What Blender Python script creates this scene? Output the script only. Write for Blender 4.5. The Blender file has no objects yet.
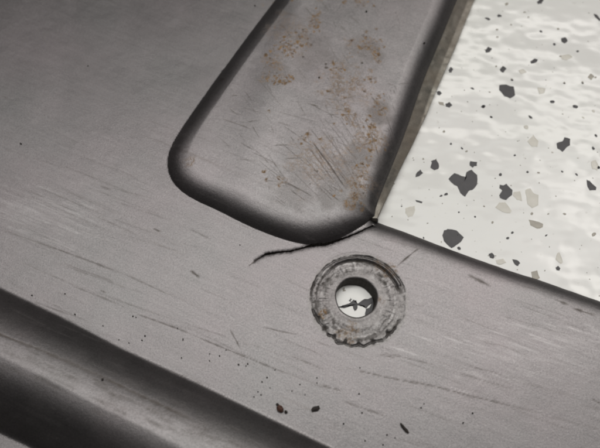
import bpy, math, random
import numpy as np

# ------------------------------------------------------------------ camera, world, lamps, exposure
TILT = math.radians(26.0)          # camera leans back from straight down
HFOV = math.radians(50.0)
DIST = 128.7                       # mm from lens to the middle of the sheet
MM = 0.001
sc = bpy.context.scene
col = sc.collection
cam_d = bpy.data.cameras.new('camera')
cam = bpy.data.objects.new('camera', cam_d)
col.objects.link(cam)
cam.location = (0, -DIST * math.sin(TILT) * MM, DIST * math.cos(TILT) * MM)
cam.rotation_euler = (TILT, 0, 0)
cam_d.sensor_width = 36
cam_d.lens = 18 / math.tan(HFOV / 2)
cam_d.clip_start = 0.005
cam_d.clip_end = 20
cam_d.dof.use_dof = True
cam_d.dof.focus_distance = 0.1245
cam_d.dof.aperture_fstop = cam_d.lens / 1.7
sc.camera = cam
sc.render.filter_size = 1.5
sc.cycles.filter_width = 2.1

w = bpy.data.worlds.new('World')
sc.world = w
w.use_nodes = True
bg = w.node_tree.nodes['Background']
bg.inputs[0].default_value = (1.0, 0.96, 0.93, 1)
bg.inputs[1].default_value = 0.05

def area(name, loc, target, sx, sy, power, colour):
    l = bpy.data.lights.new(name, 'AREA')
    l.shape = 'RECTANGLE'; l.size = sx; l.size_y = sy; l.energy = power; l.color = colour
    o = bpy.data.objects.new(name, l); col.objects.link(o)
    o.location = loc
    from mathutils import Vector
    d = Vector(target) - Vector(loc)
    o.rotation_euler = d.to_track_quat('-Z', 'Y').to_euler()
    return o
area('ceiling_light', (0.0, 0.34, 1.02), (0.0, 0.2, 0), 1.8, 0.75, 4.0, (1.0, 0.95, 0.95))
area('ceiling_light', (-0.05, 0.33, 1.0), (-0.05, 0.2, 0), 1.1, 0.46, 3.4, (0.985, 1.0, 0.95))
area('tube_light', (0.48, 0.98, 1.15), (0.05, 0.05, 0), 0.9, 0.14, 2.5, (1.0, 0.97, 0.92))
area('tube_light', (0.78, 0.42, 1.15), (0.05, 0.05, 0), 0.6, 0.12, 1.7, (1.0, 0.97, 0.92))

sc.view_settings.view_transform = 'Standard'
sc.view_settings.look = 'None'
sc.view_settings.exposure = 0.2
sc.view_settings.gamma = 1.0

# ------------------------------------------------------------------ helpers (everything below in mm)
TH = math.tan(HFOV / 2)
CAMP = np.array([0, -DIST * math.sin(TILT), DIST * math.cos(TILT)])
def at(px, py, z=0.0):
    """photo pixel (600 x 448) -> point on the level plane z, in mm"""
    a = (np.asarray(px, float) - 300) / 300 * TH
    b = -(np.asarray(py, float) - 224) / 300 * TH
    dx = a
    dy = math.sin(TILT) + b * math.cos(TILT)
    dz = -math.cos(TILT) + b * math.sin(TILT)
    t = (z - CAMP[2]) / dz
    return CAMP[0] + t * dx, CAMP[1] + t * dy
def pts(lst, z=0.0):
    a = np.array(lst, float)
    x, y = at(a[:, 0], a[:, 1], z)
    return np.stack([x, y], 1)
def chaikin(p, n=2, closed=True):
    for _ in range(n):
        q = np.roll(p, -1, 0) if closed else p[1:]
        r = p if closed else p[:-1]
        s = np.empty((len(r) * 2, 2))
        s[0::2] = r * .75 + q * .25
        s[1::2] = r * .25 + q * .75
        if not closed:
            s = np.vstack([p[:1], s, p[-1:]])
        p = s
    return p
def seg_dist(x, y, p, closed):
    """unsigned distance to a polyline and inside flag (closed)"""
    d2 = np.full(x.shape, 1e9)
    inside = np.zeros(x.shape, bool)
    n = len(p)
    for i in range(n if closed else n - 1):
        ax, ay = p[i]; bx, by = p[(i + 1) % n]
        ex, ey = bx - ax, by - ay
        L = ex * ex + ey * ey + 1e-12
        t = np.clip(((x - ax) * ex + (y - ay) * ey) / L, 0, 1)
        q = (x - ax - t * ex) ** 2 + (y - ay - t * ey) ** 2
        np.minimum(d2, q, out=d2)
        if closed and abs(ey) > 1e-9:
            c = (ay > y) != (by > y)
            inside ^= c & (x < ex * (y - ay) / ey + ax)
    return np.sqrt(d2), inside
def sdf(x, y, p):
    d, i = seg_dist(x, y, p, True)
    return np.where(i, -d, d)
def hsh(i, j, s):
    h = (i * 374761393 + j * 668265263 + s * 974634773) & 0x7fffffff
    h = ((h ^ (h >> 13)) * 1274126177) & 0x7fffffff
    return ((h ^ (h >> 16)) & 0xffff) / 65535.0
def noise(x, y, s=0):
    i = np.floor(x).astype(np.int64); j = np.floor(y).astype(np.int64)
    u = x - i; v = y - j
    u = u * u * (3 - 2 * u); v = v * v * (3 - 2 * v)
    return ((hsh(i, j, s) * (1 - u) + hsh(i + 1, j, s) * u) * (1 - v)
            + (hsh(i, j + 1, s) * (1 - u) + hsh(i + 1, j + 1, s) * u) * v) * 2 - 1
def fbm(x, y, s=0, o=3):
    r = 0; a = 1; t = 0
    for k in range(o):
        r = r + a * noise(x * 2 ** k + 17.3 * k, y * 2 ** k - 9.1 * k, s + k); t += a; a *= .55
    return r / t
def sstep(a, b, x):
    t = np.clip((x - a) / (b - a), 0, 1)
    return t * t * (3 - 2 * t)
def tag(o, label=None, cat=None, group=None, kind=None):
    for k, v in (('label', label), ('category', cat), ('group', group), ('kind', kind)):
        if v: o[k] = v
    return o

# ------------------------------------------------------------------ materials
def nt(name):
    m = bpy.data.materials.new(name); m.use_nodes = True
    return m, m.node_tree.nodes, m.node_tree.links, m.node_tree.nodes['Principled BSDF']
def tex_noise(N, L, vec, scale, detail=2, rough=.5):
    n = N.new('ShaderNodeTexNoise'); n.inputs['Scale'].default_value = scale
    n.inputs['Detail'].default_value = detail; n.inputs['Roughness'].default_value = rough
    L.new(vec, n.inputs['Vector']); return n.outputs['Fac']
def ramp(N, L, fac, stops):
    r = N.new('ShaderNodeValToRGB'); e = r.color_ramp.elements
    while len(e) < len(stops): e.new(.5)
    for k, (p, c) in enumerate(stops):
        e[k].position = p; e[k].color = (c, c, c, 1) if not isinstance(c, tuple) else (*c, 1)
    L.new(fac, r.inputs['Fac']); return r.outputs['Color']
def mix(N, L, fac, a, b, mode='MIX'):
    m = N.new('ShaderNodeMix'); m.data_type = 'RGBA'; m.blend_type = mode
    for v, k in ((fac, 0), (a, 6), (b, 7)):
        if isinstance(v, (int, float)): m.inputs[k].default_value = v
        elif isinstance(v, tuple): m.inputs[k].default_value = (*v, 1)
        else: L.new(v, m.inputs[k])
    return m.outputs[2]
def mathn(N, L, op, a, b=0.0, clamp=False):
    m = N.new('ShaderNodeMath'); m.operation = op; m.use_clamp = clamp
    for v, k in ((a, 0), (b, 1)):
        if isinstance(v, (int, float)): m.inputs[k].default_value = v
        else: L.new(v, m.inputs[k])
    return m.outputs[0]

def metal(name, base=(.179, .170, .172), rough=.37, dirt=0.0, dirt_shade_col=(.05, .035, .022), ang=-25):
    m, N, L, P = nt(name)
    tc = N.new('ShaderNodeTexCoord').outputs['Object']
    mp = N.new('ShaderNodeMapping'); mp.vector_type = 'TEXTURE'
    mp.inputs['Rotation'].default_value = (0, 0, math.radians(ang))
    mp.inputs['Scale'].default_value = (30, 1, 1)
    L.new(tc, mp.inputs['Vector'])
    brushed = mp.outputs[0]
    at_ = N.new('ShaderNodeVertexColor'); at_.layer_name = 'wear_and_light'
    sep = N.new('ShaderNodeSeparateColor'); L.new(at_.outputs['Color'], sep.inputs[0])
    R, G, B = sep.outputs
    grain = tex_noise(N, L, tc, 3600, 4, .8)
    grain2 = tex_noise(N, L, tc, 5200, 1, .5)
    streak = tex_noise(N, L, brushed, 1500, 3, .6)
    streak2 = tex_noise(N, L, brushed, 420, 2, .5)
    cloud = tex_noise(N, L, tc, 38, 4, .55)
    cloud2 = tex_noise(N, L, tc, 150, 4, .6)
    g = ramp(N, L, grain, [(.25, .66), (.5, 1.0), (.78, 1.42)])
    c = mix(N, L, 1.0, base, g, 'MULTIPLY')
    c = mix(N, L, 1.0, c, ramp(N, L, streak, [(.25, .92), (.55, 1.0), (.8, 1.05)]), 'MULTIPLY')
    c = mix(N, L, 1.0, c, ramp(N, L, cloud2, [(.25, .92), (.7, 1.06)]), 'MULTIPLY')
    c = mix(N, L, 1.0, c, ramp(N, L, cloud, [(.3, (.98, 1.0, .985)), (.7, (1.03, .99, .995))]), 'MULTIPLY')
    # small dark score marks along the rolling direction
    sm = mathn(N, L, 'MULTIPLY', ramp(N, L, streak2, [(.66, 0.0), (.78, .55)]), ramp(N, L, tex_noise(N, L, tc, 90, 2), [(.45, 0.0), (.65, 1.0)]))
    c = mix(N, L, sm, c, (.10, .085, .075))
    c = mix(N, L, B, c, (.66, .65, .64))  # B lightens the metal, including streaks of painted sheen
    d = mathn(N, L, 'ADD', R, mathn(N, L, 'MULTIPLY', dirt, ramp(N, L, cloud2, [(.38, .1), (.6, 1.0)])), True)
    dn = mathn(N, L, 'MULTIPLY', d, ramp(N, L, tex_noise(N, L, tc, 1900, 3, .7), [(.2, .65), (.6, 1.0)]), True)
    c = mix(N, L, dn, c, dirt_shade_col)
    rust = ramp(N, L, tex_noise(N, L, tc, 1100, 3, .65), [(.3, (.07, .038, .018)), (.5, (.17, .10, .04)), (.75, (.30, .17, .055))])
    gm = mathn(N, L, 'MULTIPLY', G, ramp(N, L, tex_noise(N, L, tc, 1500, 5, .75), [(.45, 0.0), (.56, 1.0)]), True)
    c = mix(N, L, gm, c, rust)
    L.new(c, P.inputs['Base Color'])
    cover = mathn(N, L, 'MAXIMUM', dn, gm)
    L.new(mathn(N, L, 'SUBTRACT', 1.0, mathn(N, L, 'MULTIPLY', cover, .9), True), P.inputs['Metallic'])
    rr = mathn(N, L, 'ADD', rough - .08, mathn(N, L, 'MULTIPLY', grain2, .12))
    rr = mathn(N, L, 'ADD', rr, mathn(N, L, 'MULTIPLY', cloud2, .06))
    rr = mathn(N, L, 'ADD', rr, mathn(N, L, 'MULTIPLY', cover, .3))
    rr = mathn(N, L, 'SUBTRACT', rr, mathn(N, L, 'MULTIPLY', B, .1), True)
    L.new(rr, P.inputs['Roughness'])
    hgt = mathn(N, L, 'ADD', mathn(N, L, 'MULTIPLY', grain, 1.0), mathn(N, L, 'MULTIPLY', streak, .22))
    hgt = mathn(N, L, 'ADD', hgt, mathn(N, L, 'MULTIPLY', cloud2, .25))
    b = N.new('ShaderNodeBump'); b.inputs['Strength'].default_value = .55; b.inputs['Distance'].default_value = .00006
    L.new(hgt, b.inputs['Height']); L.new(b.outputs[0], P.inputs['Normal'])
    return m
M_sheet = metal('brushed_steel')
M_ring = metal('crushed_steel', base=(.182, .175, .173), rough=.40, dirt=.0, dirt_shade_col=(.026, .019, .012))  # dark colour serves groove dirt and the painted shade of the hole wall
M_flange = metal('rusty_cut_steel', base=(.25, .235, .21), rough=.5, dirt=.6, dirt_shade_col=(.15, .12, .085))

def floor_mat():
    m, N, L, P = nt('white_epoxy')
    tc = N.new('ShaderNodeTexCoord').outputs['Object']
    mp = N.new('ShaderNodeMapping'); mp.inputs['Rotation'].default_value = (0, 0, math.radians(8))
    mp.inputs['Scale'].default_value = (.75, 1.15, 1); L.new(tc, mp.inputs['Vector'])
    wv = tex_noise(N, L, mp.outputs[0], 105, 2, .4)
    pe = tex_noise(N, L, tc, 260, 1, .4)
    c = ramp(N, L, tex_noise(N, L, tc, 30, 3), [(.3, (.74, .74, .705)), (.7, (.79, .78, .755))])
    spk = ramp(N, L, tex_noise(N, L, tc, 900, 2, .5), [(.70, 0.0), (.76, .3)])
    c = mix(N, L, spk, c, (.50, .47, .42))
    L.new(c, P.inputs['Base Color'])
    P.inputs['Roughness'].default_value = .17
    P.inputs['IOR'].default_value = 1.5
    h = mathn(N, L, 'ADD', wv, mathn(N, L, 'MULTIPLY', pe, .16))
    b = N.new('ShaderNodeBump'); b.inputs['Strength'].default_value = 1.0; b.inputs['Distance'].default_value = .00075
    L.new(h, b.inputs['Height']); L.new(b.outputs[0], P.inputs['Normal'])
    return m
M_floor = floor_mat()
def plain(name, c1, c2, scale, rough, bump=0.0):
    m, N, L, P = nt(name)
    tc = N.new('ShaderNodeTexCoord').outputs['Object']
    f = tex_noise(N, L, tc, scale, 3, .6)
    L.new(ramp(N, L, f, [(.3, c1), (.7, c2)]), P.inputs['Base Color'])
    P.inputs['Roughness'].default_value = rough
    if bump:
        b = N.new('ShaderNodeBump'); b.inputs['Distance'].default_value = bump; b.inputs['Strength'].default_value = .8
        L.new(f, b.inputs['Height']); L.new(b.outputs[0], P.inputs['Normal'])
    return m
M_dark = plain('charcoal_flake', (.016, .014, .017), (.030, .026, .030), 700, .45)
M_beige = plain('beige_flake', (.53, .505, .44), (.60, .575, .51), 500, .22)
M_tan = plain('taupe_flake', (.26, .235, .19), (.34, .31, .25), 500, .25)
M_grit = plain('black_grit', (.012, .010, .009), (.035, .025, .02), 2500, .8, .0001)
M_red = plain('red_brown_grit', (.04, .018, .012), (.10, .042, .028), 2500, .8, .0001)

# ------------------------------------------------------------------ outlines of the sheet, traced on their own planes
FLOOR = -2.6
BOSS_H, BEAD_H = 2.15, 5.8
strip_out = [(556, -190), (515, -95), (474, 0), (455.5, 46), (436.5, 89), (428.5, 109), (416, 136), (400, 168.5), (376, 220.5)]
strip_in = [(374.6, 216), (376, 206), (390, 171), (405, 134), (423, 81), (440, 41), (457, 0), (496, -95), (535, -190)]
low_edge = [(376, 221.5), (400, 230), (450.5, 249.2), (480, 260), (510, 270.5), (540, 280), (570, 290.5), (600, 301), (700, 338), (860, 396)]
A_ = pts(strip_out, -1.0)
B_ = pts(low_edge, -1.4)
corner = (A_[-1] + B_[0]) / 2
XMIN, XMAX, YMIN, YMAX = -125.0, 118.0, -72.0, 118.0
void_poly = np.vstack([A_[:-1], corner[None], B_[1:], [[140, B_[-1][1]], [140, 150], [A_[0][0], 150]]])
boss_px = [(275, 0), (247, 37), (220, 74), (196, 108), (180, 131), (170.5, 148), (167, 162), (169.5, 177), (178, 189), (193, 199.5), (220, 211.5),
           (240, 222), (260, 231), (280, 238.5), (296, 243), (310, 244.8), (324, 243), (340, 238), (354, 231), (364, 224.5), (370, 219)]
boss_left = np.vstack([pts([(430, -205), (352, -103)], 0), pts(boss_px, 0)])
boss_left = chaikin(boss_left, 1, False); boss_rt = chaikin(pts(strip_in, 0), 1, False)
boss = np.vstack([boss_left, boss_rt])
boss_rest = boss_left; boss_right = np.vstack([boss_left[-1:], boss_rt])
strip = np.vstack([pts([(368, 214), (378, 180), (393, 140), (410, 90), (440, 10), (480, -95), (515, -190)], 0), pts([(600, -190), (560, 40), (420, 222)], 0), [[float(corner[0]) + .1, float(corner[1]) - .1]], pts([(372.5, 219)], 0)])
bead_top = pts([(-420, 90), (-200, 193), (-90, 244), (0, 286.5), (60, 315), (125, 348.5), (200, 383), (300, 431), (420, 489), (600, 575)], 0)
bead_bot = pts([(600, 760), (300, 600), (27, 446.5), (0, 434), (-90, 392), (-200, 341), (-420, 238)], 0)
bead = np.vstack([bead_top, bead_bot])
rx0, _ = at(309.5, 301); rx1, _ = at(406.5, 301)
_, ry0 = at(358, 350); _, ry1 = at(358, 252.5)
RC = np.array([(rx0 + rx1) / 2, (ry0 + ry1) / 2]); RR = ((rx1 - rx0) + (ry1 - ry0)) / 4
print('ring half sizes', (rx1 - rx0) / 2, (ry1 - ry0) / 2)
HC = np.array(at(356.5, 297.0)); HR = (at(377, 297)[0] - at(336, 297)[0]) / 2
crack_c = [(254, 261), (258, 258.6), (262, 256.2), (266, 253.8), (270, 253.2), (277, 252.2), (285, 251.2), (290, 251.0), (294, 249.8), (300, 248.6), (306, 246.8), (312, 245.2), (318, 244.6),
           (324, 244.2), (329, 243.0), (336, 240.6), (342, 238.6), (349, 236.0), (356, 233.2), (361, 230.8), (367, 227.4), (374, 223.5)]
crack_w = [.01, .03, .08, .22, .22, .16, .15, .17, .14, .16, .20, .27, .30, .30, .27, .21, .22, .17, .17, .16, .15, .14]
cc = pts(crack_c, 0)
dr = np.gradient(cc, axis=0); dr /= np.linalg.norm(dr, axis=1)[:, None]
nr = np.stack([-dr[:, 1], dr[:, 0]], 1)
cw = np.array(crack_w)[:, None] * 1.1
crack = np.vstack([cc + nr * cw, (cc - nr * cw)[::-1]])

# ------------------------------------------------------------------ the grid of the pressed sheet
def axis_lines(lo, hi, f0, f1, d0, d1, base, fine, coarse):
    out = [np.arange(lo, f0, coarse), np.arange(f0, d0, base), np.arange(d0, d1, fine), np.arange(d1, f1, base), np.arange(f1, hi + coarse, coarse)]
    a = np.concatenate(out)
    keep = np.concatenate([[True], np.diff(a) > fine * .4])
    return a[keep]
xs = axis_lines(XMIN, XMAX, -84, 84, at(212, 260)[0], at(415, 300)[0], .235, .105, .6)
ys = axis_lines(YMIN, YMAX, at(300, 462)[1], at(300, -16)[1], at(300, 354)[1], at(300, 70)[1], .235, .105, .6)
nx, ny = len(xs), len(ys)
X, Y = [a.ravel().copy() for a in np.meshgrid(xs, ys)]
hx = np.gradient(xs); hy = np.gradient(ys)
H_ = np.maximum(*[a.ravel() for a in np.meshgrid(hx, hy)])
nv = nx * ny
ring_sdf = lambda x, y: np.hypot(x - RC[0], y - RC[1]) - (RR + .12)
def hole_sdf(x, y):
    t = np.arctan2(y - HC[1], x - HC[0])
    return np.hypot(x - HC[0], y - HC[1]) - HR * (1 + .012 * np.sin(3 * t + 1) + .008 * np.sin(7 * t))
def near(x, y, poly, pad=6):
    lo = poly.min(0) - pad; hi = poly.max(0) + pad
    return (x > lo[0]) & (x < hi[0]) & (y > lo[1]) & (y < hi[1])
def crack_sdf(x, y):
    r = np.full(x.shape, 9.0); m = near(x, y, crack, 3)
    r[m] = sdf(x[m], y[m], crack) + .09 * fbm(x[m] * 2.6, y[m] * 2.6, 5, 3)
    return r
void_sdf = lambda x, y: sdf(x, y, void_poly) + .03 * noise(x * .8, y * .8, 3)
boss_sdf = lambda x, y: sdf(x, y, boss)
bead_sdf = lambda x, y: sdf(x, y, bead)
strip_sdf = lambda x, y: sdf(x, y, strip)
fixed = np.zeros(nv, bool)
F = {}
order = [('void', void_sdf), ('hole', hole_sdf), ('crack', crack_sdf), ('ring', ring_sdf), ('boss', boss_sdf), ('strip', strip_sdf), ('bead', bead_sdf)]
onc = {}
for nm, fn in order:
    f = fn(X, Y)
    m = (np.abs(f) < H_ * .5) & ~fixed
    idx = np.nonzero(m)[0]
    x, y = X[idx], Y[idx]
    for _ in range(2):
        v = fn(x, y); e = 1e-3
        gx = (fn(x + e, y) - fn(x - e, y)) / (2 * e); gy = (fn(x, y + e) - fn(x, y - e)) / (2 * e)
        g2 = np.maximum(gx * gx + gy * gy, .3)
        st = np.clip(v / g2, -.15, .15)if H_[idx].max() < .5 else v / g2
        x = x - st * gx; y = y - st * gy
    X[idx], Y[idx] = x, y
    fixed |= m
    onc[nm] = m
for nm, fn in order:
    F[nm] = fn(X, Y)
    F[nm][onc[nm]] = 0

# ------------------------------------------------------------------ height of the sheet
def height(x, y, F):
    xb0, yb0 = [float(q) for q in at(240, 222)]
    z = .10 * fbm(x * .05, y * .05, 11, 2) + .012 * fbm(x * .5, y * .5, 13, 2)
    # raised boss: sharp foot, round shoulder, slightly crowned top with a soft long crease
    d = np.maximum(-F['boss'], 0)
    i = np.nonzero(d > 0)[0]                      # blend the two shoulders where they meet at the lower right corner
    da, _ = seg_dist(x[i], y[i], boss_right, False); db_, _ = seg_dist(x[i], y[i], boss_rest, False)
    d[i] = da * db_ / np.maximum((da ** 2.4 + db_ ** 2.4) ** (1 / 2.4), 1e-6)
    u = np.clip(d / 5.6, 0, 1)
    prof = 1 - (1 - u) ** 2.75
    prof *= sstep(-.1, .5, d) * .25 + .75
    prof = np.where(d > 0, prof, 0)
    z += BOSS_H * prof
    c0 = np.array(at(258, 130, 3)); c1 = np.array(at(297, 0, 3)); e = (c1 - c0) / np.linalg.norm(c1 - c0)
    s = (x - c0[0]) * e[1] - (y - c0[1]) * e[0]
    z += np.where(d > 0, sstep(2, 8, d) * (.22 * np.exp(-(s / 4.0) ** 2) + .10 * fbm(x * .09, y * .09, 21, 2)), 0)
    ytop = np.clip((y - (yb0 - .32 * (x - xb0))) / 30.0, 0, 1)
    z += np.where(d > 0, np.clip(u * 1.2, 0, 1) * 1.5 * (ytop - .5 * ytop ** 2), 0)
    # raised bead along the near side
    db = np.maximum(-F['bead'], 0)
    db_s = np.where(db > 0, np.sqrt(db * db + .5) - .7071, 0)
    wv = np.clip(db_s / 12.5, 0, 1)
    z += np.where(db > 0, BEAD_H * (1 - (1 - wv) ** 2.5), 0)
    # folded edges: the near edge of the cut-out rolls down, the side of the boss ends in a flared flange
    dv = np.maximum(F['void'], 0)
    r = 4.4
    q = np.clip((r - dv) / r, 0, 1)
    roll = -(r - np.sqrt(np.maximum(r * r - (q * r * .76) ** 2, 0)))
    inboss = (F['boss'] < 0)
    onstrip = F['strip'] < 0
    w_ = sstep(0, 1.2, np.maximum(F['boss'], 0)) if False else 1.0
    z += np.where(inboss | onstrip, 0, roll * 1.0)
    ds = np.maximum(F['boss'], 0)
    z += np.where(onstrip & ~inboss, -np.minimum(.62 * np.clip(np.minimum(ds, 4), 0, 4), 1.5) - .15 * noise(x * .5, y * .9, 4) * sstep(0, 1, ds), 0) * sstep(0, 7, np.hypot(x - corner[0], y - corner[1]))
    # the crack: edges pulled down and slightly curled, with a hair line running on from its tip
    m = near(x, y, crack, 3)
    dc = np.full(x.shape, 9.0); dc[m] = F['crack'][m]
    z += -.16 * np.exp(-np.maximum(dc, 0) / .35) * (F['boss'] > -.5)
    return z
F['void'] = -F['void']          # positive distance inside the metal from here on
F['void'] = -F['void']
Z = height(X, Y, F)
# crushed ring around the hole
rad = np.hypot(X - RC[0], Y - RC[1]); th = np.arctan2(Y - RC[1], X - RC[0]); thd = np.degrees(th) % 360
rho = rad / RR
m = rho < 1.12
wob = .012 * np.sin(3 * th + .5) + .014 * noise(th * 3, th * 0 + 2, 31)
scal = np.abs(np.sin(th * 10.5 + 1.1 * noise(th * 2.2, th * 0, 71))) ** .6 * (.75 + .35 * noise(th * 3.1, th * 0, 72))
low = sstep(180, 215, thd) * (1 - sstep(318, 338, thd))
upr = sstep(8, 22, thd) * (1 - sstep(100, 150, thd))
lef = sstep(120, 150, thd) * (1 - sstep(190, 215, thd))
edge = .965 + wob + low * (.08 * (scal - .6)) + upr * .02 + .02 * fbm(X * 1.2, Y * 1.2, 77, 2)
fine = fbm(X * 2.6, Y * 2.6, 41, 3); fine2 = fbm(X * 1.1, Y * 1.1, 51, 3)
radial = noise(th * 22, rho * 3, 61)
inside = 1 - sstep(edge - .035, edge + .008, rho)
zr = -.05 * inside
zr += inside * sstep(.50, .66, rho) * (.045 * fine + .05 * fine2 + .025 * radial + .035 * noise(rho * 30 + fine2, th * 1.2, 64) + .02 * radial) + inside * .022 * noise(th * 15, rho * 1.5, 63) * sstep(.40, .5, rho)
groove = np.exp(-((rho - edge + .03) / .020) ** 2) * np.clip(.02 + .30 * low + .24 * upr + .20 * lef, 0, 1) * np.clip(.55 + .95 * fine2, 0.05, 2)
zr -= groove
lip = np.exp(-((rho - .905 - .01 * fine2) / .030) ** 2) * upr * .24 + np.exp(-((rho - .90) / .05) ** 2) * low * .16 * (scal - .3)
zr += lip
groove2 = np.exp(-((rho - .845 - .012 * fine) / .016) ** 2) * (upr * .27 + lef * .10)
zr -= groove2
bites = low * np.exp(-((rho - .90) / .05) ** 2) * np.clip(.55 - scal, 0, 1) * .6
zr -= bites
zr += .05 * upr * np.exp(-((rho - 1.01) / .03) ** 2)
hd = np.maximum(F['hole'], 0)
zr += -.16 * np.exp(-hd / .12) + .05 * np.exp(-((hd - .5) / .35) ** 2)
Z += np.where(m, zr, 0)

# ------------------------------------------------------------------ wear: dark marks (R), rust (G), bright flecks, scuffs and painted sheen (B)
WR = np.zeros(nv); WG = np.zeros(nv); WB = np.zeros(nv)
# dirt packed in the ring's grooves
dirt = np.clip(groove * 2.3 + groove2 * 2.0 + bites * 2.4, 0, 1) * .85 + inside * sstep(.5, .7, rho) * (np.clip(-fine2 * 1.1 - .12, 0, .45) + np.clip(noise(rho * 24 + 1.5 * fine2, th * 1.5, 66) * .8 - .2, 0, .4)) + inside * .02 + inside * .12 * sstep(0, .5, fine2)
WR += np.where(m, np.clip(dirt, 0, .9), 0)
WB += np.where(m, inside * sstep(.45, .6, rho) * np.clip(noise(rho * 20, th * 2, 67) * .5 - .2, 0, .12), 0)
def stroke(px0, px1, width, amt, ch, z=0.0, rag=.5, seed=0):
    a = np.array(at(*px0, z)); b = np.array(at(*px1, z))
    lo = np.minimum(a, b) - 1.5; hi = np.maximum(a, b) + 1.5
    i = np.nonzero((X > lo[0]) & (X < hi[0]) & (Y > lo[1]) & (Y < hi[1]))[0]
    if not len(i): return
    e = b - a; Ln = np.hypot(*e); e = e / max(Ln, 1e-6)
    t = (X[i] - a[0]) * e[0] + (Y[i] - a[1]) * e[1]
    s = -(X[i] - a[0]) * e[1] + (Y[i] - a[1]) * e[0]
    s = s + .07 * noise(t * .25, t * 0 + seed, seed) * min(1, Ln / 6)
    wd = width * (.75 + .45 * noise(t * 1.3, t * 0 + seed, seed + 3))
    en = np.clip(t / (Ln * .18 + .05), 0, 1) * np.clip((Ln - t) / (Ln * .3 + .05), 0, 1)
    v = amt * np.exp(-(s / np.maximum(wd, .05)) ** 2) * en * (1 - rag * (.5 + .5 * noise(t * 1.1, t * 0 + 3 + seed, seed + 7)))
    np.maximum.at(ch, i, v)
def blob(px, r, amt, ch, z=0.0, seed=0, freq=.9):
    a = at(*px, z)
    i = np.nonzero((np.abs(X - a[0]) < r * 2.2) & (np.abs(Y - a[1]) < r * 2.2))[0]
    if not len(i): return
    d = np.hypot(X[i] - a[0], Y[i] - a[1]) / r + .75 * fbm(X[i] * freq, Y[i] * freq, seed, 3)
    np.maximum.at(ch, i, amt * (1 - sstep(.35, 1.15, d)))
T = BOSS_H
k = 0
for p0, p1, wd, am in [((311, 142), (352, 198), .17, .85), ((304, 143), (330, 173), .13, .4), ((306, 105), (320, 109), .16, .7), ((328, 120), (366, 166), .15, .32),
    ((280, 182), (312, 196), .17, .6), ((262, 181), (282, 183), .15, .35), ((273, 147), (293, 146), .14, .5), ((371, 98), (382, 112), .2, .8), ((221, 120), (254, 132), .15, .55),
    ((247, 124), (263, 122), .14, .5), ((283, 160), (306, 159), .14, .5), ((217, 137), (234, 152), .12, .35), ((278, 23), (299, 49), .16, .5), ((303, 7), (314, 20), .16, .5),
    ((295, 67), (308, 83), .16, .5), ((320, 1), (330, 16), .16, .4), ((348, 17), (363, 29), .15, .45), ((338, 26), (347, 34), .15, .4), ((360, 36), (369, 43), .2, .6),
    ((300, 150), (344, 196), .12, .3), ((318, 140), (358, 192), .12, .3), ((290, 165), (330, 200), .12, .3), ((270, 170), (312, 204), .12, .25), ((352, 110), (378, 150), .12, .35),
    ((331, 96), (352, 118), .12, .35), ((345, 100), (356, 98), .15, .5), ((368, 2), (378, 12), .16, .5), ((374, 50), (382, 55), .22, .7), ((240, 108), (268, 117), .1, .25),
    ((235, 160), (262, 163), .12, .3), ((300, 170), (325, 192), .11, .35), ((334, 140), (362, 178), .11, .3), ((320, 165), (350, 204), .12, .35), ((270, 30), (281, 44), .12, .25)]:
    k += 1; stroke(p0, p1, wd, am, WR, T, .5, k)
for p0, p1, wd, am in [((310, 140), (353, 199), .14, 1.0), ((306, 146), (340, 190), .09, .7), ((316, 141), (358, 195), .08, .6), ((323, 134), (362, 184), .08, .6), ((331, 128), (366, 175), .08, .55), ((301, 155), (343, 203), .09, .6),
    ((296, 163), (334, 205), .08, .55), ((288, 168), (326, 205), .08, .5), ((338, 118), (369, 162), .08, .5), ((345, 108), (372, 150), .08, .5), ((282, 181), (316, 199), .12, .85), ((268, 172), (304, 200), .07, .45), ((256, 160), (290, 186), .07, .4),
    ((306, 104), (343, 122), .10, .6), ((315, 150), (350, 203), .07, .5), ((326, 148), (360, 196), .07, .5)]:
    k += 1; stroke(p0, p1, wd, am, WR, T, .22, 60 + k)
rnd = random.Random(7)
for k in range(240):      # fine scratches fanning towards the lower right corner of the boss, short nicks by its shoulder
    px, py = rnd.gauss(325, 32), rnd.gauss(150, 42)
    l = min(60, 4 + rnd.expovariate(1 / 24))
    if k % 4 == 0: px, py, l = rnd.uniform(225, 400), rnd.uniform(-5, 180), rnd.uniform(3, 22)
    if k % 7 == 0: py = rnd.uniform(85, 195); px = 400 - (py - 85) * .36 + rnd.uniform(-16, 0); l = rnd.uniform(3, 8)
    if px > 372 - (py - 100) * .30 + 25 or px < 300 - (py + 40) * .68 + 12: continue
    tgt = math.degrees(math.atan2(232 - py, max(8, 372 - px)))
    a = math.radians(rnd.gauss(.5 * tgt + 25, 7) if rnd.random() < .75 else rnd.gauss(8, 10))
    l = min(l, max(3, (206 - py) / max(.2, math.sin(a))) if py < 200 else 3)
    stroke((px, py), (px + l * math.cos(a), py + l * math.sin(a)), rnd.uniform(.055, .10), rnd.uniform(.25, .85), WR, T, .45, 100 + k)
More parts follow.
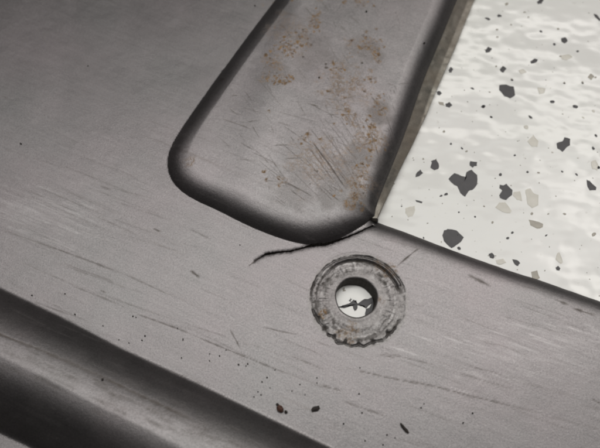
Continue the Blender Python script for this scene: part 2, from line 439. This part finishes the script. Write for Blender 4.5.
for (cx, cy), sx, sy, n in [((314, 24), 4, 8, 16), ((303, 42), 5, 7, 22), ((287, 51), 6, 6, 40), ((282, 82), 5, 3, 30), ((272, 66), 6, 9, 26), ((367, 46), 8, 6, 18), ((376, 58), 4, 5, 10), ((340, 70), 8, 5, 10),
                            ((360, 4), 7, 3, 9), ((379, 107), 3, 6, 14), ((371, 140), 3, 16, 22), ((360, 182), 5, 14, 18), ((350, 118), 7, 7, 9), ((306, 138), 2, 4, 6), ((285, 30), 20, 16, 10), ((345, 90), 20, 25, 14), ((318, 165), 25, 18, 12)]:
    blob((cx, cy), max(sx, sy) * .26, .42 if n > 12 else .25, WG, T, k + 9000, .5)
    for q in range(n):
        k += 1
        blob((rnd.gauss(cx, sx), rnd.gauss(cy, sy)), rnd.uniform(.18, .6), rnd.uniform(.8, 1.5), WG, T, k, 1.4)
        if q % 3 == 0: blob((rnd.gauss(cx, sx), rnd.gauss(cy, sy)), rnd.uniform(.1, .22), rnd.uniform(.5, .9), WR, T, k, 2.2)
for p, r, a in [((315, 21), 1.3, .9), ((313, 28), 1.0, .7), ((303, 41), 1.2, .6), ((287, 50), 1.9, .75), ((290, 47), 1.2, .6), ((281, 83), 1.2, 1.2), ((285, 82), .8, 1.1), ((269, 64), 1.3, .5), ((278, 60), 1.3, .5), ((264, 82), 1.3, .7),
    ((276, 70), 1.6, .4), ((340, 70), 2.2, .5), ((368, 48), 1.3, .8), ((374, 53), 1.1, .8), ((378, 63), .9, .7), ((358, 3), 1.3, .7), ((365, 42), 1.1, .7), ((381, 112), 1.3, 1.0), ((378, 106), .9, .7), ((307, 136), 1.0, .7), ((305, 142), .9, .5),
    ((269.5, 114), .5, 1.3), ((379, 99), .7, .7), ((351, 44), 1.6, .4), ((372, 130), 1.1, .9), ((371, 140), 1.1, .8), ((369, 150), 1.0, .8), ((367, 160), 1.0, .7), ((362, 172), 1.2, .7), ((358, 187), 1.3, .9), ((354, 196), 1.2, .8), ((347, 112), 1.5, .5), ((352, 119), 1.6, .5), ((356, 126), 1.2, .4),
    ((283, 182), 1.0, .4), ((373, 83), 1.0, .6), ((369, 80), .7, .7), ((318, 15), .8, .7), ((350, 205), 1.2, .7), ((190, 161), 1.4, .5), ((370, 73), .8, .6), ((320, 2), .9, .5), ((300, 58), .9, .5)]:
    k += 1; blob(p, r, a, WG, T, k)
for p, r, a in [((303, 32), .3, .9), ((303, 59), .3, .8), ((362, 65), .33, .9), ((370, 81), .3, .8), ((326, 66), .4, .7), ((326, 70), .4, .7), ((366, 39), .3, .7), ((297, 50), .3, .6), ((311, 47), .3, .7)]:
    k += 1; blob(p, r, a, WR, T, k)
for (p0, p1, wd, am) in [((0, 229), (60, 250), .25, .35), ((40, 243), (125, 274), .3, .4), ((120, 272), (176, 298), .2, .3), ((60, 262), (120, 284), .2, .25), ((135, 313), (196, 336), .16, .5), ((190, 334), (302, 380), .15, .45), ((230, 329), (241, 350), .14, .5),
    ((262, 327), (300, 335), .15, .4), ((190, 270), (200, 278), .3, .75), ((153, 228), (161, 232), .2, .8), ((190, 229), (212, 240), .14, .3), ((345, 368), (440, 389), .2, .4), ((400, 378), (545, 415), .2, .45), ((420, 246.5), (396, 267), .10, .8),
    ((467, 274), (492, 287), .4, .5), ((474, 280), (484, 282), .3, .6), ((555, 299), (572, 306), .4, .5), ((572, 308), (598, 316), .4, .55), ((592, 399), (601, 404), .25, .8), ((455, 372), (520, 392), .2, .3), ((380, 352), (440, 366), .2, .3), ((340, 400), (395, 420), .16, .4), ((320, 385), (345, 392), .15, .4),
    ((470, 366), (505, 376), .2, .35), ((248, 266.5), (257, 259.5), .12, .75), ((254, 261), (263, 255.5), .13, .9), ((378, 354), (396, 358), .15, .4), ((100, 186), (112, 190), .3, .4), ((112, 188), (150, 198), .2, .3), ((0, 95), (14, 101), .25, .4),
    ((385, 305), (396, 306), .07, .3), ((30, 300), (90, 322), .15, .3), ((70, 285), (130, 309), .15, .3), ((100, 290), (106, 293), .3, .5), ((290, 355), (330, 372), .13, .3)]:
    k += 1; stroke(p0, p1, max(.15, wd * .7), min(1, am * 1.15), WR, 0, .45, k)
for k2 in range(230):     # fine rolling lines on the flat metal
    px, py = rnd.uniform(-10, 600), rnd.uniform(110, 448)
    a = math.radians(rnd.gauss(20 + (2 if px < 300 else -4), 3)); l = rnd.uniform(20, 110)
    stroke((px, py), (px + l * math.cos(a), py + l * math.sin(a)), rnd.uniform(.08, .2), rnd.uniform(.06, .24), WR, 0, .6, 400 + k2)
for (p0, p1, wd, am) in [((-20, 326), (84, 367.5), .3, .9), ((78, 365), (205, 426), .3, .85), ((40, 350), (120, 385), .2, .5), ((30, 375), (70, 395), .3, .3), ((0, 364), (40, 382), .2, .3)]:
    k += 1; stroke(p0, p1, wd, am, WR, BEAD_H * .9, .4, k)
for k2 in range(90):
    px = rnd.uniform(0, 250); py = 358 + .47 * (px - 40) + rnd.gauss(0, 11); l = rnd.uniform(3, 28)
    stroke((px, py), (px + l, py + l * .47), rnd.uniform(.12, .3), rnd.uniform(.12, .4), WR, BEAD_H, .4, 700 + k2)
for k2 in range(320):     # bright streaks: scuffs, with metal sheen painted into the colour
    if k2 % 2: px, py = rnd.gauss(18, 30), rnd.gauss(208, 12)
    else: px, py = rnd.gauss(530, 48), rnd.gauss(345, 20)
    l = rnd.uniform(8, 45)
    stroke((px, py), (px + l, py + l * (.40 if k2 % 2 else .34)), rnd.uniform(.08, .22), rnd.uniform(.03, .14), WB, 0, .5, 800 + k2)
for px, py, r, a in [(352, 198, 4, .30), (345, 180, 5, .22), (362, 160, 4, .25), (325, 195, 5, .2), (378, 115, 3, .3), (310, 55, 6, .16), (365, 50, 5, .2), (300, 190, 6, .14), (285, 75, 5, .16)]:
    k += 1; blob((px, py), r, a, WR, T, k, .35)
blob((322, 313), 1.1, 1.2, WG, 0, 90)
for p, r, a in [((352, 329), 1.6, .5), ((345, 333), 1.4, .5), ((382, 300), 1.0, .4), ((390, 272), 1.6, .5), ((378, 265), 1.2, .5), ((352, 340), 1.0, .5)]:
    k += 1; blob(p, r, a, WG, 0, k)
flat = (F['boss'] > 0) & (F['bead'] > 0) & (rho > 1.05)
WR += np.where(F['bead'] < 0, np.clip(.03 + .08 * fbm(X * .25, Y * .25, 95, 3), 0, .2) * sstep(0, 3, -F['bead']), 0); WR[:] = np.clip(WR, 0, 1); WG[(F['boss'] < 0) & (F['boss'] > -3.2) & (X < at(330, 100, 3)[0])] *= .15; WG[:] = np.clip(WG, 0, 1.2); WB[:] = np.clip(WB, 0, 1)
onboss = F['boss'] < -.05
# engrave: scratches bite a little into the metal
Z -= np.where(rho > 1.05, WR * .035, 0)

# ------------------------------------------------------------------ triangles, sorted into parts
I = np.arange(nv).reshape(ny, nx)
a, b, c, d = I[:-1, :-1].ravel(), I[:-1, 1:].ravel(), I[1:, 1:].ravel(), I[1:, :-1].ravel()
diag = fixed[b].astype(int) + fixed[d] > fixed[a].astype(int) + fixed[c]
t1 = np.where(diag[:, None], np.stack([a, b, d], 1), np.stack([a, b, c], 1))
t2 = np.where(diag[:, None], np.stack([b, c, d], 1), np.stack([a, c, d], 1))
TR = np.vstack([t1, t2])
cen = {nm: F[nm][TR].mean(1) for nm in F}
solid = (cen['void'] > 0) & (cen['hole'] > 0) & (cen['crack'] > 0)
# triangles lying wholly on a rim contour: test their middle exactly
for nm, fn in order[:3]:
    q = np.abs(F[nm][TR]).max(1) < 1e-6
    if q.any():
        qx, qy = X[TR[q]].mean(1), Y[TR[q]].mean(1)
        solid[np.nonzero(q)[0]] &= fn(qx, qy) > 0
TR = TR[solid]; cen = {nm: v[solid] for nm, v in cen.items()}
V3 = np.stack([X, Y, Z], 1)
e1 = V3[TR[:, 1]] - V3[TR[:, 0]]; e2 = V3[TR[:, 2]] - V3[TR[:, 0]]
fn_ = np.cross(e1, e2)
ok = np.abs(fn_[:, 2]) > 1e-7
TR = TR[ok]; fn_ = fn_[ok]; cen = {nm: v[ok] for nm, v in cen.items()}
flip = fn_[:, 2] < 0
TR[flip] = TR[flip][:, ::-1]; fn_[flip] *= -1
VN = np.stack([np.bincount(TR.ravel(), np.repeat(fn_[:, k], 3), nv) for k in range(3)], 1)
VN /= np.maximum(np.linalg.norm(VN, axis=1), 1e-9)[:, None]
part = np.zeros(len(TR), int)
part[cen['bead'] < 0] = 3
part[cen['boss'] < 0] = 1
part[(cen['strip'] < 0) & (cen['boss'] >= 0)] = 2
part[(cen['ring'] < 0)] = 4
# rim edges
ed = np.vstack([TR[:, [0, 1]], TR[:, [1, 2]], TR[:, [2, 0]]]); ep = np.tile(part, 3)
key = np.minimum(ed[:, 0], ed[:, 1]).astype(np.int64) * nv + np.maximum(ed[:, 0], ed[:, 1])
u, ix, cnt = np.unique(key, return_index=True, return_counts=True)
rim = ix[cnt == 1]
RE, RP = ed[rim], ep[rim]
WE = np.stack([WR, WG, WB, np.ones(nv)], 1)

def mesh_obj(name, verts, tris, mat, normals=None, wear_and_light=None, parent=None):
    me = bpy.data.meshes.new(name)
    me.vertices.add(len(verts)); me.vertices.foreach_set('co', (np.asarray(verts) * MM).astype(np.float32).ravel())
    n = len(tris); w_ = tris.shape[1]
    me.loops.add(n * w_); me.loops.foreach_set('vertex_index', tris.astype(np.int32).ravel())
    me.polygons.add(n); me.polygons.foreach_set('loop_start', np.arange(0, n * w_, w_, dtype=np.int32))
    if hasattr(me.polygons[0], 'loop_total'):
        try: me.polygons.foreach_set('loop_total', np.full(n, w_, np.int32))
        except Exception: pass
    me.update(calc_edges=True)
    if wear_and_light is not None:
        at_ = me.color_attributes.new('wear_and_light', 'FLOAT_COLOR', 'POINT')
        at_.data.foreach_set('color', wear_and_light.astype(np.float32).ravel())
    me.polygons.foreach_set('use_smooth', np.ones(n, bool))
    if normals is not None:
        me.normals_split_custom_set_from_vertices(normals.astype(np.float32))
    me.materials.append(mat)
    o = bpy.data.objects.new(name, me); col.objects.link(o)
    if parent: o.parent = parent
    return o

def build_part(pid, name, mat, parent=None):
    t = TR[part == pid]
    used, inv = np.unique(t.ravel(), return_inverse=True)
    tt = inv.reshape(-1, 3)
    v = V3[used]; n = VN[used]; we = WE[used]
    r = RE[RP == pid]
    if len(r):
        # thickness: a wall under every open rim, two steps deep
        p0, p1 = V3[r[:, 0]], V3[r[:, 1]]
        dvec = p1 - p0
        on = np.stack([dvec[:, 1], -dvec[:, 0], np.zeros(len(r))], 1)
        on /= np.maximum(np.linalg.norm(on, axis=1), 1e-9)[:, None]
        acc = np.zeros((nv, 3))
        for q in (0, 1): np.add.at(acc, r[:, q], on)
        acc /= np.maximum(np.linalg.norm(acc, axis=1), 1e-9)[:, None]
        n0, n1 = acc[r[:, 0]], acc[r[:, 1]]
        def dep(i):
            z = V3[i][:, 2]
            edge_ = np.abs(F['void'][i]) < .05
            bot = np.where(edge_, np.maximum(np.minimum(z - 1.1, -2.3), FLOOR + .05), z - 1.15)
            return np.maximum(bot, FLOOR + .05)
        b0, b1 = p0.copy(), p1.copy(); b0[:, 2] = dep(r[:, 0]); b1[:, 2] = dep(r[:, 1])
        base = len(v); m_ = len(r)
        v = np.vstack([v, p0, p1, b1, b0]); n = np.vstack([n, n0, n1, n1, n0])
        inner = (np.abs(F['void'][r[:, 0]]) > .05)                       # bolt hole and crack: walls painted near black as shade
        hole_e = inner & (np.hypot(p0[:, 0] - HC[0], p0[:, 1] - HC[1]) < HR * 1.1)
        for bb in (b0, b1):
            bb[hole_e, 2] = -2.4; bb[hole_e, 0] -= .5; bb[hole_e, 1] -= .5
        v[-4 * m_:] = np.vstack([p0, p1, b1, b0])
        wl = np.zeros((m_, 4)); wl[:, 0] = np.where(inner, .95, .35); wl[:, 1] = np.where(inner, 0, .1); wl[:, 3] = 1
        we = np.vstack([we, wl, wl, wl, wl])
        j = base + np.arange(m_)
        q1 = np.stack([j + m_, j, j + 3 * m_], 1); q2 = np.stack([j + m_, j + 3 * m_, j + 2 * m_], 1)
        tt = np.vstack([tt, q1, q2])
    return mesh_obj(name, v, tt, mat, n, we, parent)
panel = build_part(0, 'pressed_panel', M_sheet)
tag(panel, 'brushed grey pressed steel panel with a cracked corner, lying on white speckled floor', 'metal panel')
boss_o = build_part(1, 'raised_boss', M_sheet, panel)
boss_o['label'] = 'raised rounded boss scratched and spotted with rust'
fl = build_part(2, 'side_flange', M_flange, panel)
fl['label'] = 'narrow brown stained flange along the right side of the boss'
bd = build_part(3, 'pressed_bead', M_sheet, panel)
rg = build_part(4, 'crushed_ring', M_ring, panel)
rg['label'] = 'rough crushed ring with dirty rim around the bolt hole'

# ------------------------------------------------------------------ floor
def grid_floor():
    n = 60
    g = np.linspace(-260, 260, n)
    gx, gy = np.meshgrid(g, g)
    v = np.stack([gx.ravel(), gy.ravel() + 40, np.full(n * n, FLOOR)], 1)
    i = np.arange(n * n).reshape(n, n)
    q = np.stack([i[:-1, :-1].ravel(), i[:-1, 1:].ravel(), i[1:, 1:].ravel(), i[1:, :-1].ravel()], 1)
    return mesh_obj('floor', v, q, M_floor)
floor = grid_floor()
tag(floor, 'glossy white epoxy floor scattered with charcoal and beige flakes', kind='structure')

def slab(outline, z0, t, bev):
    """thin chip: bevelled top over straight sides (mm)"""
    p = np.asarray(outline, float); c = p.mean(0); n = len(p)
    x0, y0 = p[:, 0], p[:, 1]; x1, y1 = p[:, 0], p[:, 1]
    if 0.5 * np.sum(x0 * np.roll(y0, -1) - np.roll(x0, -1) * y0) < 0: p = p[::-1]
    ins = p + (c - p) * min(.4, bev / max(np.abs(p - c).mean(), 1e-6))
    v = np.vstack([np.c_[p, np.full(n, z0)], np.c_[p, np.full(n, z0 + t * .55)], np.c_[ins, np.full(n, z0 + t)], [[c[0], c[1], z0 + t]]])
    f = []
    for k in range(n):
        q = (k + 1) % n
        f += [[k, q, n + q], [k, n + q, n + k], [n + k, n + q, 2 * n + q], [n + k, 2 * n + q, 2 * n + k], [2 * n + k, 2 * n + q, 3 * n]]
    return v, np.array(f)
def flake(name, poly, mat, t=.05):
    c = poly.mean(0)
    v, f = slab(poly - c, 0, t, .12)
    o = mesh_obj(name, v, f, mat, None, None, floor)
    o.data.polygons.foreach_set('use_smooth', np.zeros(len(f), bool))
    o.location = (c[0] * MM, c[1] * MM, (FLOOR + .004) * MM)
    return o
def zoomed(lst, ox, oy, s=4.975): return [(ox + x / s, oy + y / s) for x, y in lst]
FR = random.Random(3)
def rag(poly, sub=2, amp=.10):
    out = []
    n = len(poly)
    for k in range(n):
        p, q = poly[k], poly[(k + 1) % n]
        out.append(p + np.array([FR.gauss(0, amp), FR.gauss(0, amp)]) * .4)
        out.append((p + q) / 2 + np.array([FR.gauss(0, amp), FR.gauss(0, amp)]))
    return np.array(out)
D, Bg, Tn = M_dark, M_beige, M_tan
big = [
 (D, zoomed([(440,95),(470,65),(505,80),(530,85),(530,60),(555,48),(583,75),(583,120),(560,150),(540,155),(522,183),(500,165),(485,130),(455,112)], 360, 160)),
 (D, zoomed([(362,0),(378,-4),(392,20),(388,45),(370,52),(350,38),(356,12)], 360, 160)),
 (D, zoomed([(548,6),(583,10),(580,30),(560,38),(546,26)], 360, 160)),
 (D, zoomed([(275,85),(285,60),(300,47),(313,65),(295,80)], 360, 160)),
 (D, zoomed([(275,198),(312,207),(308,216),(280,208)], 360, 160)),
 (Bg, zoomed([(225,240),(250,232),(272,228),(275,250),(260,280),(240,285),(225,262)], 360, 160)),
 (D, zoomed([(418,350),(435,343),(480,350),(495,365),(515,385),(480,425),(455,438),(418,405),(410,375)], 360, 160)),
 (D, zoomed([(97,122),(115,126),(130,118),(163,150),(160,175),(130,200),(97,188),(95,178),(110,152),(97,140)], 480, 160)),
 (Bg, zoomed([(166,160),(198,155),(210,205),(185,198),(163,178)], 480, 160)),
 (Bg, zoomed([(225,150),(250,140),(265,165),(292,175),(290,225),(260,240),(235,220),(230,180)], 480, 160)),
 (Bg, zoomed([(75,235),(95,212),(125,210),(155,250),(150,265),(110,258)], 480, 160)),
 (Tn, zoomed([(242,297),(265,300),(315,318),(312,335),(285,342),(250,325)], 480, 160)),
 (D, zoomed([(530,97),(545,103),(578,135),(575,150),(545,152),(535,135)], 480, 160)),
 (Bg, zoomed([(553,10),(575,0),(588,25),(583,55),(560,45)], 480, 160)),
 (D, zoomed([(95,25),(130,22),(168,32),(175,75),(150,92),(120,80),(95,50)], 480, 80)),
 (D, zoomed([(380,315),(410,305),(420,285),(448,293),(448,325),(430,335),(410,357),(385,340)], 480, 80)),
 (Bg, zoomed([(235,305),(250,290),(265,272),(290,305),(285,333),(260,332)], 480, 80)),
 (Bg, zoomed([(285,38),(325,42),(320,65),(295,70)], 480, 80)),
 (Bg, zoomed([(385,165),(395,162),(412,210),(400,218),(375,195)], 480, 220)),
 (Bg, zoomed([(78,200),(115,193),(130,210),(105,222),(82,215)], 480, 220)),
 (Tn, zoomed([(255,258),(285,250),(297,290),(275,300),(258,285)], 480, 220)),
 (D, zoomed([(42,170),(60,163),(73,178),(65,192),(48,186)], 480, 220)),
 (D, zoomed([(160,195),(185,200),(200,215),(190,230),(172,222)], 480, 220)),
 (D, zoomed([(376,238),(388,228),(400,240),(395,252),(380,250)], 480, 220)),
 (Bg, zoomed([(400,275),(440,270),(460,285),(430,300),(408,295)], 480, 0)),
 (Bg, zoomed([(190,350),(215,343),(232,358),(205,370)], 480, 0)),
 (D, zoomed([(565,68),(580,72),(602,98),(595,106),(572,85)], 480, 0)),
 (D, zoomed([(250,305),(270,290),(288,296),(280,310),(255,316)], 480, 0)),
 (D, zoomed([(402,192),(425,185),(437,203),(420,216),(405,208)], 480, 0)),
 (D, zoomed([(283,10),(300,-8),(318,0),(306,18),(290,20)], 480, 0)),
 (D, zoomed([(98,345),(112,328),(132,342),(118,360),(104,356)], 480, 0)),
 (D, zoomed([(25,250),(40,232),(60,242),(48,258),(28,262)], 480, 0)),
 (Tn, zoomed([(535,385),(550,365),(570,380),(552,398)], 480, 0)),
 (D, zoomed([(325,118),(345,110),(360,126),(345,138),(328,133)], 380, 80)),
 (Tn, zoomed([(290,108),(315,112),(322,128),(298,124)], 380, 80)),
 (D, zoomed([(282,60),(296,54),(308,66),(296,77),(283,72)], 380, 80)),
 (D, zoomed([(340,350),(352,333),(364,345),(355,362),(343,360)], 380, 0)),
 (D, [(334.5, 307.4), (343, 305.4), (349, 303.6), (353.5, 299.4), (355.8, 299.8), (356.2, 302.6), (362, 300.6), (368, 298.8), (373.5, 297), (377, 297.5), (372, 303.5), (366.5, 308), (362, 305.6), (357.5, 305), (356.5, 311), (354, 311.2), (353, 306.6), (344, 308.4)]),
 (D, [(366, 309), (371, 304.8), (377.5, 299.5), (379, 310), (371, 317), (364.8, 318), (365, 313)]),
 (Tn, [(342, 289), (345, 288), (346, 291), (343, 292)]),
 (D, [(349, 299), (351, 297.8), (352.6, 299.6), (350.8, 301.6), (349, 300.8)]),
]
for k, (mt, poly) in enumerate(big):
    flake('dark_flake' if mt is D else 'beige_flake', rag(pts(poly, FLOOR), 2, .16 if k >= len(big) - 4 else .07), mt)
dots = []
def zd(lst, ox, oy, mt=D):
    for x, y, r in lst: dots.append((ox + x / 4.975, oy + y / 4.975, r / 4.975, mt))
zd([(403,178,7),(427,170,9),(492,260,5),(572,283,5),(316,387,5),(493,440,9),(207,230,4)], 360, 160)
zd([(102,73,9),(237,60,7),(408,57,6),(480,72,7),(160,362,8),(138,389,8),(330,375,6),(590,38,9)], 480, 160)
zd([(62,310,7),(420,268,7),(258,267,7),(290,63,6),(565,370,12),(340,268,5),(20,230,5)], 480, 160, Tn)
zd([(18,132,11),(55,184,6),(250,184,11),(360,108,12),(473,132,13),(577,277,9),(563,340,10),(173,375,7),(420,17,6),(510,15,7),(158,0,8),(590,435,8)], 480, 80)
zd([(230,235,13),(570,418,15),(488,388,4),(360,360,5),(513,186,7),(565,155,9)], 480, 80, Bg)
zd([(38,93,13),(97,77,12),(303,157,10),(370,220,9),(485,255,8)], 480, 0)
zd([(133,20,12),(86,147,8),(87,184,7),(222,60,7),(240,85,6),(155,123,6),(388,143,8),(420,412,7),(510,411,8),(158,395,7),(400,280,7),(80,330,6),(575,385,7)], 480, 0, Tn)
zd([(513,132,12),(553,184,8),(353,318,7),(407,339,7),(460,42,9)], 380, 80)
zd([(318,256,8),(215,393,6),(430,355,7),(545,60,5)], 380, 80, Tn)
zd([(590,80,9)], 380, 0)
def circ(px, py, r, n=7):
    sx = r * .2
    c = at(px, py, FLOOR)
    ph = FR.uniform(0, 6.3); st = FR.uniform(.75, 1.35)
    q = []
    for k in range(n):
        a = 6.283 * k / n
        rr = sx * FR.uniform(.7, 1.15)
        x, y = rr * math.cos(a) * st, rr * math.sin(a) / st
        q.append((c[0] + x * math.cos(ph) - y * math.sin(ph), c[1] + x * math.sin(ph) + y * math.cos(ph)))
    return np.array(q)
for px, py, r, mt in dots:
    flake('dark_flake' if mt is D else 'beige_flake', circ(px, py, r * 1.05), mt, .06)
# flakes just past the frame, and the faint pin-point specks: one part
vs, fs, nb = [], [], 0
SR = random.Random(12)
def scatter(name, cnt, gen, mat, t):
    vs, fs, nb = [], [], 0
    for _ in range(cnt):
        poly = gen()
        if poly is None: continue
        v, f = slab(poly, FLOOR + .004, t, .08)
        vs.append(v); fs.append(f + nb); nb += len(v)
    o = mesh_obj(name, np.vstack(vs), np.vstack(fs), mat, None, None, floor); o['kind'] = 'stuff'
    return o
def pin():
    px, py = SR.uniform(385, 610), SR.uniform(-5, 300)
    return circ(px, py, SR.uniform(.35, .8), 5)
scatter('fine_speckle', 150, pin, M_tan, .05)
def outer():
    x, y = SR.uniform(60, 190), SR.uniform(-60, 170)
    p0 = at(604, 100, FLOOR)
    a = (y - CAMP[1]); 
    # only where the photograph's frame does not reach
    px_edge = at(608, 224, FLOOR)[0] + max(0, y) * .42
    if x < px_edge + 1: return None
    r = SR.choice([.5, .7, .9, 1.6, 2.4])
    n = 8
    return np.array([(x + r * SR.uniform(.6, 1.2) * math.cos(6.283 * k / n), y + r * SR.uniform(.6, 1.2) * math.sin(6.283 * k / n)) for k in range(n)])
scatter('dark_flakes', 260, outer, M_dark, .12)
scatter('beige_flakes', 160, outer, M_beige, .12)

# ------------------------------------------------------------------ grit lying on the panel
pxg = np.array([0.])
def surf_z(x, y):
    i = np.clip(np.searchsorted(xs, x), 1, nx - 2); j = np.clip(np.searchsorted(ys, y), 1, ny - 2)
    return float(max(Z[I[j, i]], Z[I[j - 1, i - 1]], Z[I[j - 1, i]], Z[I[j, i - 1]]))
CR = random.Random(5)
def lump(path, width, hgt, n=7, jag=.25):
    """an irregular crumb swept along a short path: rings of uneven points closed at both ends (mm)"""
    path = np.array(path, float)
    v, f = [], []
    for k, p in enumerate(path):
        t = path[min(k + 1, len(path) - 1)] - path[max(k - 1, 0)]; t = t / (np.linalg.norm(t) + 1e-9)
        s = np.array([-t[1], t[0]])
        e = .55 if k in (0, len(path) - 1) else 1
        for q in range(n):
            a = 6.283 * q / n
            w_ = width * e * CR.uniform(1 - jag, 1 + jag)
            v.append([p[0] + s[0] * w_ * math.cos(a), p[1] + s[1] * w_ * math.cos(a), max(-.05, hgt * .45 + hgt * .55 * e * math.sin(a) * CR.uniform(.8, 1.2))])
    m_ = len(path)
    for k in range(m_ - 1):
        for q in range(n):
            q2 = (q + 1) % n
            f += [[k * n + q, k * n + q2, (k + 1) * n + q2], [k * n + q, (k + 1) * n + q2, (k + 1) * n + q]]
    for k in (0, m_ - 1):
        v.append(list(np.mean(v[k * n:(k + 1) * n], axis=0))); ci = len(v) - 1
        for q in range(n):
            tri = [k * n + q, k * n + (q + 1) % n, ci]
            f.append(tri if k else tri[::-1])
    return np.array(v), np.array(f)
def crumb(name, px, py, path_px, width, hgt, mat, label, cat, group=None, z=0.0):
    c = np.array(at(px, py, z))
    path = pts([(px + a, py + b) for a, b in path_px], z) - c
    v, f = lump(path, width, hgt)
    o = mesh_obj(name, v, f, mat)
    o.data.polygons.foreach_set('use_smooth', np.zeros(len(f), bool))
    o.location = (c[0] * MM, c[1] * MM, (surf_z(*c) + .01) * MM)
    return tag(o, label, cat, group)
crumb('rust_crumb', 280.5, 409.5, [(-2.5, -3), (-1, -1), (.8, 1), (1.6, 3)], .55, .8, M_red, 'reddish brown rust crumb against the upper edge of the near bead', 'crumb')
crumb('dirt_crumb', 277.5, 405, [(-1.3, -.6), (0, 0), (1.6, .2)], .3, .5, M_grit, 'small black crumb touching the upper left end of the reddish rust crumb', 'crumb')
crumb('dirt_crumb', 286, 412.5, [(-1, .8), (0, 0), (1.2, -.8)], .34, .5, M_grit, 'black crumb just right of the reddish rust crumb by the bead', 'crumb')
crumb('dirt_chip', 315.5, 409.3, [(-4, 1.4), (-1.6, .6), (1.2, -.6), (4, -1.8)], .42, .5, M_grit, 'thick black rectangular chip on the flat metal below the bolt hole', 'chip')
crumb('metal_sliver', 404.5, 428.5, [(-4, -5), (-2.6, -2.8), (-.4, 0), (1.8, 2.2), (4, 5)], .26, .4, M_grit, 'thin black bent sliver lying alone near the bottom edge of the picture', 'sliver')
grit = [(183,339,.9),(181.5,358,.9),(209.6,354,.8),(209.6,361,.9),(219.5,356,1),(238.5,364.7,1.3),(247.7,364,1.2),(246,366,.8),(267,377.6,1.1),(262,382,1),(300,384.6,.9),(258,392,.9),(261,395,1),(254,397,.9),(317,378,.8),(317,383,.7),(275,370,.8),
    (177.5,328.5,.7),(359,394,1.2),(362,413,1.1),(343.5,424,1.2),(387,435,1.2),(365,441,1),(383,445,1),(421,408,1),(472.5,413.5,1.1),(463,423,1.2),(395,438,.8),(360,368,.8),(32,295.5,1),(75,314.5,1.1),(133,316.5,.9),(145,336,1.3),(142,340.5,1.1),(183,340,.8),
    (21,144,1.4),(255,6,1.3),(136,317.5,.7),(103,326,.7),(119,340,.7),(129,343,.8),(226,350,.7),(292,391,.7),(305,395,.7),(270,388,.6),(424,404,.6),(65,294,.9),(240,245,.7),(88,66,.8)]
ORD = ['leftmost', 'second from left', 'third from left', 'fourth from left', 'fifth from left', 'sixth from left', 'seventh from left', 'eighth from left', 'ninth from left', 'tenth from left', 'eleventh from left', 'twelfth from left', 'thirteenth from left', 'fourteenth from left', 'fifteenth from left']
ALONE = [(21, 144), (255, 6), (240, 245), (88, 66)]
ZONES = [(0, 160, 'of the grit along the left end of the near bead'), (160, 224, 'of the grit above the middle of the near bead'), (224, 265, 'of the grit above the bead, left of the rust crumb'),
         (265, 330, 'of the grit around the rust crumb and black chip'), (330, 398, 'of the grit between bolt hole and black sliver'), (398, 600, 'of the grit right of the black sliver')]
def grit_label(x, y):
    for lo, hi, text in ZONES:
        if lo <= x < hi:
            mates = sorted(g[:2] for g in grit if lo <= g[0] < hi and g[:2] not in ALONE)
            return 'black speck, ' + ORD[mates.index((x, y))] + ' ' + text
for x, y, r in grit:
    lab = None if (x, y) in ALONE else grit_label(x, y)
    if (x, y) == (21, 144): lab = 'lone black grit speck on the bare metal far left, left of the boss'
    elif (x, y) == (255, 6): lab = 'black grit speck at the top edge close beside the foot of the boss'
    elif (x, y) == (240, 245): lab = 'faint grit speck just below the foot of the boss, left of the crack tip'
    elif (x, y) == (88, 66): lab = 'single grit speck on the bare metal at upper left'
    crumb('grit_speck', x, y, [(-r * .5, CR.uniform(-.3, .3) * r), (0, 0), (r * .5, CR.uniform(-.4, .4) * r)], (.11 + .10 * r) * .8, .2 + .08 * r, M_grit, lab, 'grit speck', 'grit specks loose on the metal')
for x, y, r, lab in [(424, 44, 1.5, 'black grit speck on the boss near its right shoulder'), (319, 80, 1.0, 'grit speck in the middle of the boss between the rust patches'), (366, 14, 1.3, 'black grit speck on the boss near the top edge, right of the rust')]:
    crumb('grit_speck', x, y, [(-r * .6, -.2), (0, 0), (r * .6, .3)], .2, .35, M_grit, lab, 'grit speck', None, BOSS_H)
crumb('grit_speck', 102, 379, [(-.9, -.2), (0, 0), (.9, .3)], .22, .35, M_grit, 'dark grit speck on the rounded crest of the near bead', 'grit speck', None, BEAD_H * .9)
